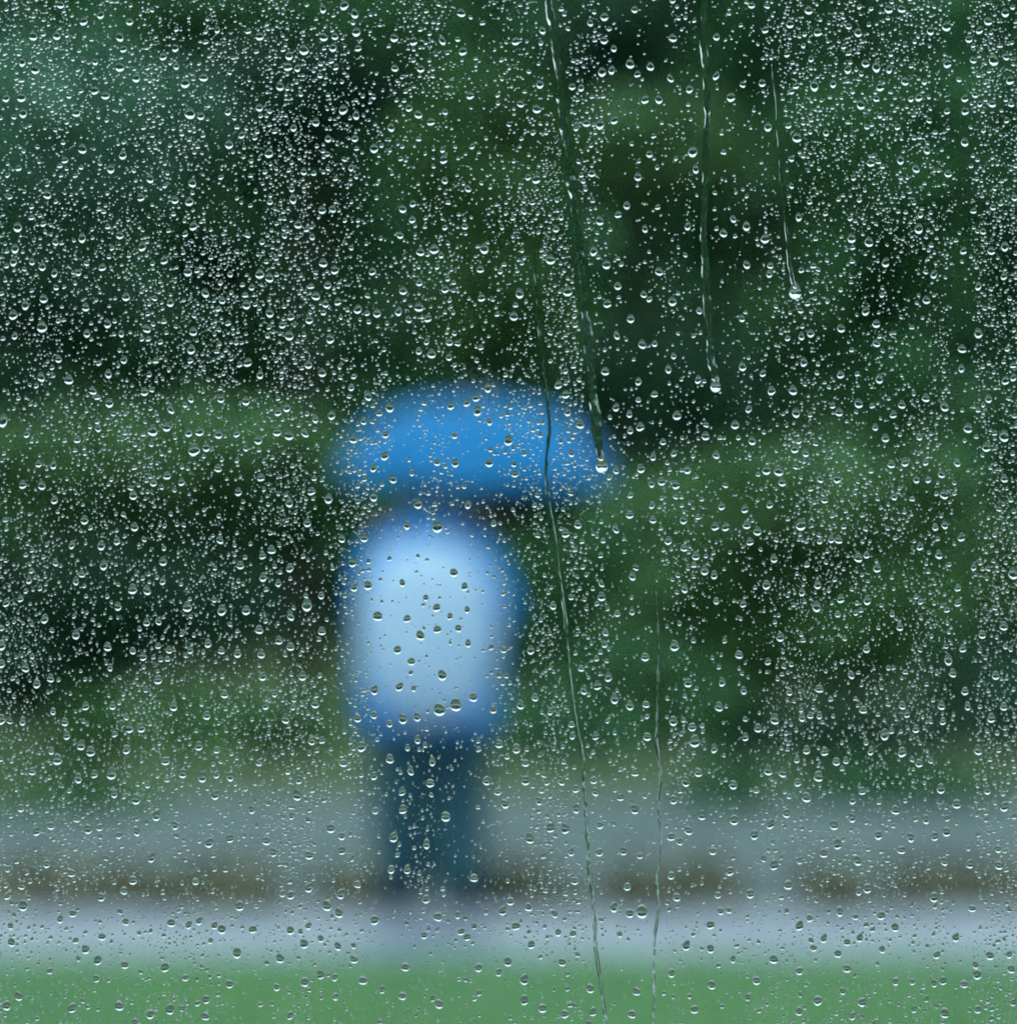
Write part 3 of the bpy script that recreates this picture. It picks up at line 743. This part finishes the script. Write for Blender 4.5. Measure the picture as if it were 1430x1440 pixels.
ORD = ['first', 'second', 'third', 'fourth', 'fifth', 'sixth', 'seventh', 'eighth', 'ninth', 'tenth', 'eleventh', 'twelfth', 'thirteenth', 'fourteenth', 'fifteenth', 'sixteenth', 'seventeenth', 'eighteenth', 'nineteenth', 'twentieth']
def place(x, y):
    if ((x - 670) / 195) ** 2 + ((y - 625) / 82) ** 2 < 1: return 'over the blue umbrella'
    if 540 < x < 690 and 745 < y < 1010: return 'over the pale blue pack'
    if 482 < x < 725 and 715 < y < 1040: return 'over the blue jacket'
    if 540 < x < 690 and 1040 <= y < 1285: return 'over the dark trousers'
    row = ('close to the top edge' if y < 180 else 'a little below the top edge' if y < 360 else 'just above umbrella height' if y < 540 else
           'at umbrella height' if y < 710 else 'at shoulder height' if y < 880 else 'at hip height' if y < 1040 else 'at knee height' if y < 1180 else
           'over the withered plants' if y < 1300 else 'over the pale path' if y < 1365 else 'over the lawn strip')
    col = ('at far left' if x < 150 else 'well left of the figure' if x < 320 else 'just left of the figure' if x < 480 else 'in line with the figure' if x < 740 else
           'just right of the figure' if x < 900 else 'right of centre' if x < 1060 else 'towards the right' if x < 1240 else 'at far right')
    return row + ', ' + col
cells = {}
for d in BIG: cells.setdefault(place(d[0], d[1]), []).append(d)
for pl, ds in cells.items():
    ds.sort(key=lambda d: d[1])
    for i, (x, y, w) in enumerate(ds):
        o = obj('raindrop', variants[int(x * 7 + y * 3) % len(variants)], None, loc=pane_pt(x, y))
        s = w * .5 * S_PANE
        o.scale = (s * random.uniform(.86, .98), s * .94, s * random.uniform(.92, 1.04))
        o.rotation_euler = (0, R(random.uniform(-9, 9)), 0)
        o['label'] = 'large raindrop ' + pl + (', alone' if len(ds) == 1 else ', ' + ORD[i] + ' from top')
        o['category'] = 'raindrop'
        o['group'] = 'largest raindrops on the window pane'

# the rest: thousands, one object
KX = [-600, 0, 60, 100, 132, 170, 330, 352, 378, 425, 452, 500, 540, 562, 600, 640, 700, 742, 765, 800, 835, 852, 870, 930, 948, 972, 986, 1030, 1062, 1076, 1100, 1165, 1182, 1200, 1332, 1344, 1364, 1375, 1430, 2030]
KD = [.8, .95, 1.0, .85, .6, 1.0, 1.0, .7, 1.4, 1.4, .8, .85, .42, .42, .85, .5, .6, .7, 1.2, 1.1, .9, .5, .28, .28, .9, .9, .35, .42, .5, .8, 1.05, 1.0, .7, 1.05, 1.0, .15, .15, 1.7, 1.8, .8]
def vnoise(x, y, cell, seed):
    r = np.random.default_rng(seed)
    g = r.random((220, 220))
    u, v = (x + 900) / cell, (y + 900) / cell
    i, j = np.floor(u).astype(int) % 219, np.floor(v).astype(int) % 219
    fu, fv = u - np.floor(u), v - np.floor(v)
    fu = fu * fu * (3 - 2 * fu); fv = fv * fv * (3 - 2 * fv)
    return (g[i, j] * (1 - fu) * (1 - fv) + g[i + 1, j] * fu * (1 - fv) + g[i, j + 1] * (1 - fu) * fv + g[i + 1, j + 1] * fu * fv)
XL = PW / S_PANE
NT = 380000
cx = RNG.uniform(715 - XL, 715 + XL, NT); cy = RNG.uniform(720 - XL, 720 + XL, NT)
dens = np.interp(cx + 10 * (vnoise(cx, cy, 90, 5) - .5), KX, KD)
dens *= 0.40 + 1.4 * vnoise(cx, cy * .3, 30, 1) ** 1.3
dens *= 0.6 + 0.8 * vnoise(cx, cy, 38, 4)
dens *= 0.8 + 0.4 * vnoise(cx, cy, 150, 2)
dens *= np.where((cx > 850) & (cx < 1075) & (cy < 560), .65, 1.0)
coat = (np.abs(cx - 610) < 85) & (cy > 760) & (cy < 1020)
dens *= np.where(coat, .30, 1.0)
dens *= np.where(cy > 1330, .55, 1.0)
dens *= np.where((np.abs(cx - 600) < 90) & (cy > 1060) & (cy < 1290), .6, 1.0)
inside = (cx > -25) & (cx < 1455) & (cy > -25) & (cy < 1465)
outd = np.maximum(np.maximum(-cx, cx - 1430), np.maximum(-cy, cy - 1440))
dens *= np.clip(1 - np.maximum(outd, 0) / 500, .22, 1)
keep = RNG.random(NT) < dens * .52
cx, cy = cx[keep], cy[keep]
size = np.clip(np.exp(RNG.normal(math.log(2.5), .34, len(cx))), 1.5, 8.5)
midd = RNG.random(len(cx)) < .11
size[midd] = np.clip(np.exp(RNG.normal(math.log(5.2), .25, midd.sum())), 3, 9)      # width in photograph pixels
extra = ~((cx > -10) & (cx < 1440) & (cy > -10) & (cy < 1450)) & (RNG.random(len(cx)) < .035)
size[extra] = RNG.uniform(9, 13, extra.sum())
ok = np.ones(len(cx), bool)
# no small drop inside a large one, none on a trickle
gx = {}
for (x, y, w) in drops: gx.setdefault((int(x // 30), int(y // 30)), []).append((x, y, w))
occ = {}
order = np.argsort(-size)
for i in order:
    x, y, w = cx[i], cy[i], size[i]
    if near_trickle(x, y, w * .5 + 3.5): ok[i] = False; continue
    bx, by = int(x // 30), int(y // 30)
    bad = False
    for dx in (-1, 0, 1):
        for dy in (-1, 0, 1):
            for (qx, qy, qw) in gx.get((bx + dx, by + dy), ()):
                if (qx - x) ** 2 + ((qy - y) * .85) ** 2 < ((qw + w) * .5 + .3) ** 2: bad = True; break
            if bad: break
        if bad: break
    if not bad:
        ux, uy = int(x // 8), int(y // 8)
        for dx in (-1, 0, 1):
            for dy in (-1, 0, 1):
                for (qx, qy, qw) in occ.get((ux + dx, uy + dy), ()):
                    if (qx - x) ** 2 + ((qy - y) * .88) ** 2 < ((qw + w) * .5) ** 2: bad = True; break
                if bad: break
            if bad: break
    if bad: ok[i] = False; continue
    occ.setdefault((int(x // 8), int(y // 8)), []).append((x, y, w))
cx, cy, size = cx[ok], cy[ok], size[ok]

Vs, Fs = [], []
off = 0
def stamp(tmpl, xs, ys, ws, tall_jit=.1):
    global off
    V, F = tmpl
    n = len(xs)
    if n == 0: return
    a = RNG.normal(0, .16, n); ca, sa = np.cos(a), np.sin(a)
    s = (ws * .5 * S_PANE)
    sx = s * RNG.uniform(.80, 1.08, n); sz = s * RNG.uniform(.9, 1.15, n)
    X = V[None, :, 0] * sx[:, None]; Y = V[None, :, 1] * s[:, None]; Z = V[None, :, 2] * sz[:, None]
    X2 = X * ca[:, None] + Z * sa[:, None]; Z2 = -X * sa[:, None] + Z * ca[:, None]
    P0 = np.stack([(xs - 715) * S_PANE, np.full(n, PANE_Y + GAP), CAM_H - (ys - 720) * S_PANE], 1)
    W = np.stack([X2, Y, Z2], 2) + P0[:, None, :]
    Vs.append(W.reshape(-1, 3))
    Fs.append((F[None] + (np.arange(n) * len(V))[:, None, None] + off).reshape(-1, 3))
    off += n * len(V)
RX = np.array([d[0] for d in REST]); RY = np.array([d[1] for d in REST]); RW = np.array([d[2] for d in REST])
NVAR = 6
for k in range(NVAR):
    r = random.Random(90 + k)
    par = (r.uniform(.39, .455), r.uniform(.05, .14), r.uniform(1.15, 1.5), r.uniform(.0, .10), r.uniform(.02, .09))
    big = drop_grid(6, 16, *par, 200 + k)
    med = drop_grid(3, 9, par[0], par[1] * .8, 1.05 + .3 * r.random(), par[3] * .7, .20, 300 + k)
    sm = drop_grid(2, 8, .39 + .08 * r.random(), par[1] * .7, 1.0 + .2 * r.random(), .05, .22, 400 + k)
    mi = drop_grid(2, 6, .42, .06, 1.0 + .2 * r.random(), .05, .22, 500 + k)
    q = np.arange(len(RX)) % NVAR == k
    stamp(big, RX[q], RY[q], RW[q])
    m_ = (np.arange(len(cx)) % NVAR == k)
    stamp(big, cx[m_ & (size > 8.6)], cy[m_ & (size > 8.6)], size[m_ & (size > 8.6)])
    z_ = m_ & (size > 4.2) & (size <= 8.6); stamp(med, cx[z_], cy[z_], size[z_])
    z_ = m_ & (size <= 2.7); stamp(mi, cx[z_], cy[z_], size[z_])
    z_ = m_ & (size > 2.7) & (size <= 4.2); stamp(sm, cx[z_], cy[z_], size[z_])
fine = obj('fine_raindrops', mesh_np('fine_raindrops', np.concatenate(Vs), np.concatenate(Fs), True), M['water'], kind='stuff')
fine['label'] = 'countless fine raindrops spattered over the whole window pane'
fine['category'] = 'raindrops'
print('small drops', int(inside[keep][ok].sum()), len(cx), 'listed', len(drops), 'tris', sum(len(f) for f in Fs))

# running trickles
def trail_mesh(pts, w0, w1, seed, broken=False):
    r = random.Random(seed)
    # resample with small sideways wander
    P_, n = [], 0
    ys = [p[1] for p in pts]; xs = [p[0] for p in pts]
    Y = np.arange(ys[0], ys[-1], 4.0)
    X = np.interp(Y, ys, xs)
    ker = np.ones(7) / 7
    X = np.convolve(np.pad(X, 3, mode='edge'), ker, 'valid')
    jit = np.convolve(np.array([r.gauss(0, 1) for _ in range(len(Y) + 8)]), np.ones(9) / 9, 'valid')[:len(Y)]
    X = X + jit * 2.0
    wj = np.convolve(np.array([r.gauss(0, 1) for _ in range(len(Y) + 6)]), np.ones(7) / 7, 'valid')[:len(Y)]
    Wd = np.interp(Y, [ys[0], ys[-1]], [w0, w1]) * np.clip(1 + wj * .45, .45, 1.7)
    nt_ = min(16, len(Y))
    Wd[:nt_] *= np.linspace(.2, 1, nt_)
    hk = .54 + .06 * np.convolve(np.array([r.gauss(0, 1) for _ in range(len(Y) + 2)]), np.ones(3) / 1.7, 'valid')[:len(Y)]
    hk = np.clip(hk, .40, .68)
    K = 9
    V, F = [], []
    for i in range(len(Y)):
        h = Wd[i] * S_PANE
        c = pane_pt(X[i], Y[i])
        for k in range(K):
            t = -1 + 2 * k / (K - 1)
            V.append((c[0] + t * h, c[1] + h * hk[i] * (1 - abs(t) ** 1.8), c[2]))
        V.append((c[0] - h, c[1], c[2])); V.append((c[0] + h, c[1], c[2]))
    S = K + 2
    for i in range(len(Y) - 1):
        a, b = i * S, (i + 1) * S
        for k in range(K - 1):
            F.append((a + k, a + k + 1, b + k + 1, b + k))
        F.append((a + K + 1, a + K, b + K, b + K + 1))
    e = (len(Y) - 1) * S
    for base in (0, e):
        for k in range(K - 1):
            F.append((base + k, base + k + 1, base + K + 1, base + K) if k == 0 else (base + k, base + k + 1, base + K + 1, base + K + 1))
    F = [f if len(set(f)) == 4 else tuple(dict.fromkeys(f)) for f in F]
    me = bpy.data.meshes.new('trail')
    me.from_pydata(V, [], F); me.update()
    me.polygons.foreach_set('use_smooth', np.full(len(me.polygons), True))
    return me
for k, (pts, w0, w1, hd, lab) in enumerate(TRICKLES):
    tm = trail_mesh(pts, w0, w1, 800 + k)
    if hd:
        c = pane_pt(pts[-1][0], pts[-1][1] + 4)
        t = empty('water_trickle', c, lab, 'trickle', 'trickles running down the pane')
        for v in tm.vertices: v.co -= Vector(c)
        obj('trail', tm, M['water'], t)
        V, F = drop_grid(11, 28, .74, .10, 1.8, .20, .02, 900 + k, 1.35)
        s = hd * .56 * S_PANE
        V[:, 0] *= s; V[:, 1] *= s; V[:, 2] *= s * 1.05
        V[:, 1] += .00001
        obj('head', mesh_np('head', V, F, True), M['water'], t)
    else:
        c = pane_pt(*pts[-1])
        for v in tm.vertices: v.co -= Vector(c)
        obj('water_trickle', tm, M['water'], loc=c, label=lab, cat='trickle', group='trickles running down the pane')
